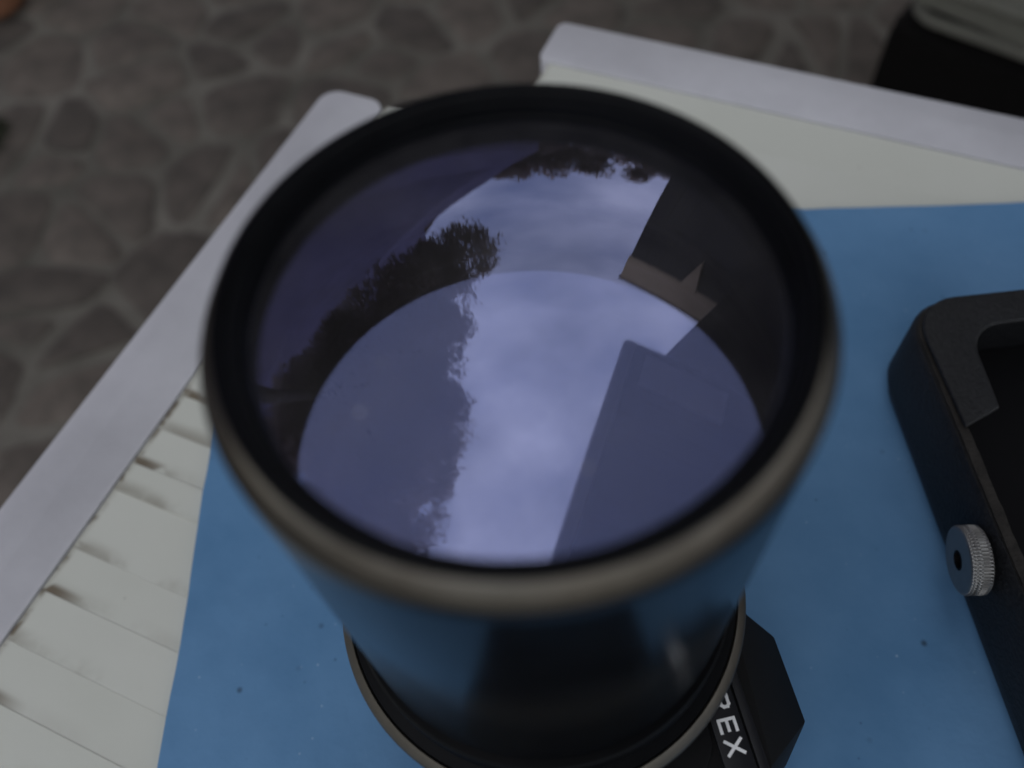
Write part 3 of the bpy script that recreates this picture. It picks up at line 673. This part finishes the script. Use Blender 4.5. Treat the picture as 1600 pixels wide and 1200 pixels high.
# grey house ahead to the left: its sloping verge cuts the mirrored sky
def quadprism(name, pts, th, m_, parent):
    """planar polygon given thickness along its normal"""
    a = [Vector(p) for p in pts]; nrm = (a[1]-a[0]).cross(a[2]-a[0]).normalized()*th
    bm = bmesh.new(); lo = [bm.verts.new(p) for p in a]; hi = [bm.verts.new(p+nrm) for p in a]
    bm.faces.new(lo[::-1]); bm.faces.new(hi)
    for k in range(len(a)): k2 = (k+1) % len(a); bm.faces.new((lo[k], lo[k2], hi[k2], hi[k]))
    return link(name, from_bm(bm, name), m_, parent, 0)
def azp(azd, dist, el=None, z=None):
    a = R(azd); return Vector((math.sin(a)*dist, math.cos(a)*dist, (.22+dist*math.tan(R(el))) if el is not None else z))
gh = empty('grey_house', azp(-20, 9.2, z=GZ)); tag(gh, 'grey rendered house with sloping roof mirrored at the upper left of the lens', 'house')
o_ = gh.location.copy()
pa0, pa, pb = azp(6, 9.2, 21), azp(-2, 9.0, 28.5), azp(-13.5, 9.0, 35.5)
pb2 = azp(-18, 9.2, 54); pc = azp(-45, 10.5, 56); pd = azp(-85, 12.5, 45)
base = lambda v: Vector((v.x, v.y, GZ))
quadprism('wall', [p-o_ for p in (base(pd), base(pa0), pa0, pa, pb, pb2, pc, pd)], -.3, M_grey, gh)
quadprism('roof', [p-o_ for p in (pa+Vector((-.2, .4, -.5)), pc+Vector((0, .4, -.5)), pc+Vector((-1.2, 6, -.5)), pa+Vector((-1.2, 6, -.5)))], .15, M_roof, gh)
for azd, e0 in ((-9, 8), (-18, 8), (-27, 8), (-14, 19), (-26, 22)):
    a_, b_ = azp(azd-2.6, 9.0, e0), azp(azd+2.6, 9.0, e0); a2, b2 = azp(azd-2.6, 9.0, e0+7), azp(azd+2.6, 9.0, e0+7)
    dz = Vector((0, -.22, 0))
    wdw = quadprism('window', [p+dz*(.2+.0)-o_ for p in (a_, b_, b2, a2)], .06, M_darkwall, gh)

# dark house to the right with its beige plaster frieze
dh = empty('dark_house', azp(38, 6.5, z=GZ)); tag(dh, 'dark timber house with beige band under its eave, mirrored at the right', 'house')
o_ = dh.location.copy()
p1, p2 = azp(25, 5.5, z=GZ), azp(51, 5.5, z=GZ)
dirw = (p2-p1).normalized(); p3 = p1+dirw*6.0
zf0, zf1 = .22+5.5*math.tan(R(42.5)), .22+5.5*math.tan(R(47))
Zv = lambda v, z: Vector((v.x, v.y, z))
nrm = Vector((-dirw.y, dirw.x, 0))
if nrm.dot(-p1) < 0: nrm = -nrm
nb = 22
for k in range(nb):                                     # upright boards
    a_, b_ = p1+dirw*(6.0*k/nb+.008), p1+dirw*(6.0*(k+1)/nb-.008)
    off = nrm*random.uniform(0, .012)
    quadprism('board', [q+off-o_ for q in (Zv(a_, GZ), Zv(b_, GZ), Zv(b_, zf0), Zv(a_, zf0))], .06 if True else 0, M_darkwall, dh)
quadprism('wall_core', [q-nrm*.10-o_ for q in (Zv(p1, GZ), Zv(p3, GZ), Zv(p3, zf1), Zv(p1, zf1))], .02, M_darkwall, dh)
quadprism('frieze', [q+nrm*.03-o_ for q in (Zv(p1-dirw*.02, zf0+.004), Zv(p2, zf0+.004), Zv(p2, zf1), Zv(p1-dirw*.02, zf1))], .05, M_beige, dh)
back = -nrm*5
quadprism('side_wall', [q-o_ for q in (Zv(p1-nrm*.14, GZ), Zv(p1+back, GZ), Zv(p1+back, zf1-.05), Zv(p1-nrm*.14, zf1-.05))], .06, M_darkwall, dh)
quadprism('roof', [q-o_ for q in (Zv(p1-dirw*.05+nrm*.06, zf1+.004), Zv(p3+nrm*.06, zf1+.004), Zv(p3+back, zf1+1.0), Zv(p1-dirw*.05+back, zf1+1.0))], .1, M_roof, dh)
t0, t1 = azp(53.5, 5.4, z=GZ), azp(78, 5.0, z=GZ); zt = .22+5.2*math.tan(R(61))
quadprism('sky_blocker', [q-o_ for q in (Zv(t0, GZ), Zv(t1, GZ), Zv(t1, zt), Zv(t0, zt))], 1.6, M_blackwall, dh)  # dark block added to shut out mirrored sky beside the frieze
for s_, wd_ in ((1.15, .34),):
    q = p1+dirw*s_
    quadprism('bracket', [v+nrm*.085-o_ for v in (Zv(q, zf0-1.0), Zv(q+dirw*wd_*.75, zf0-.002), Zv(q-dirw*wd_*.25, zf0-.002))], .12, M_beige, dh)

# slab added overhead on the right, standing in for a dark ghost reflection
ph = empty('standin_roof', (2.6, -.9, GZ)); tag(ph, 'flat porch on posts, added to put a dark shape into the lens lower right', 'standin_roof')
o_ = ph.location.copy(); HZ = 3.52
e_a, e_b = Vector((.37, -.29, HZ)), Vector((1.24, 1.65, HZ))
ed = (e_b-e_a).normalized(); e_0 = e_a-ed*3.2
far_d = Vector((.62, -.30, 0)).normalized()
c1, c2 = e_b+far_d*4.2, e_0+far_d*4.2
nb = 24
for k in range(nb):                                     # soffit planks run from the edge to the wall
    a_ = e_0+(e_b-e_0)*(k/nb)+ed*.004; b_ = e_0+(e_b-e_0)*((k+1)/nb)-ed*.004
    quadprism('plank', [q-o_+Vector((0, 0, random.uniform(0, .006))) for q in (a_, b_, b_+far_d*4.2, a_+far_d*4.2)], .02, M_soffit, ph)
quadprism('roof_deck', [q-o_+Vector((0, 0, .04)) for q in (e_0, c2, c1, e_b)], .12, M_roof, ph)
link('gutter', tube_mesh('gutter', [e_0-o_+Vector((-.06, .02, .04)), e_b-o_+Vector((-.06, .02, .04))], .075, 14), M_gutter, ph)
for q in (c1-far_d*.5-ed*.3, c2-far_d*.5+ed*.3, e_0+far_d*1.0+ed*.3):
    link('post', box_mesh('post', (q.x-o_.x-.06, q.y-o_.y-.06, 0), (q.x-o_.x+.06, q.y-o_.y+.06, HZ-GZ-.001), .005), M_darkwall, ph)

pn = e_b+far_d*.12-ed*.10; pz = Vector((0, 0, -.012))
quadprism('pale_patch_panel', [q-o_+pz for q in (pn-ed*.42, pn, pn+far_d*.95, pn+far_d*.95-ed*.42)], .008, M_gutter, ph)  # added pale panel that puts a lighter patch into the lens reflection
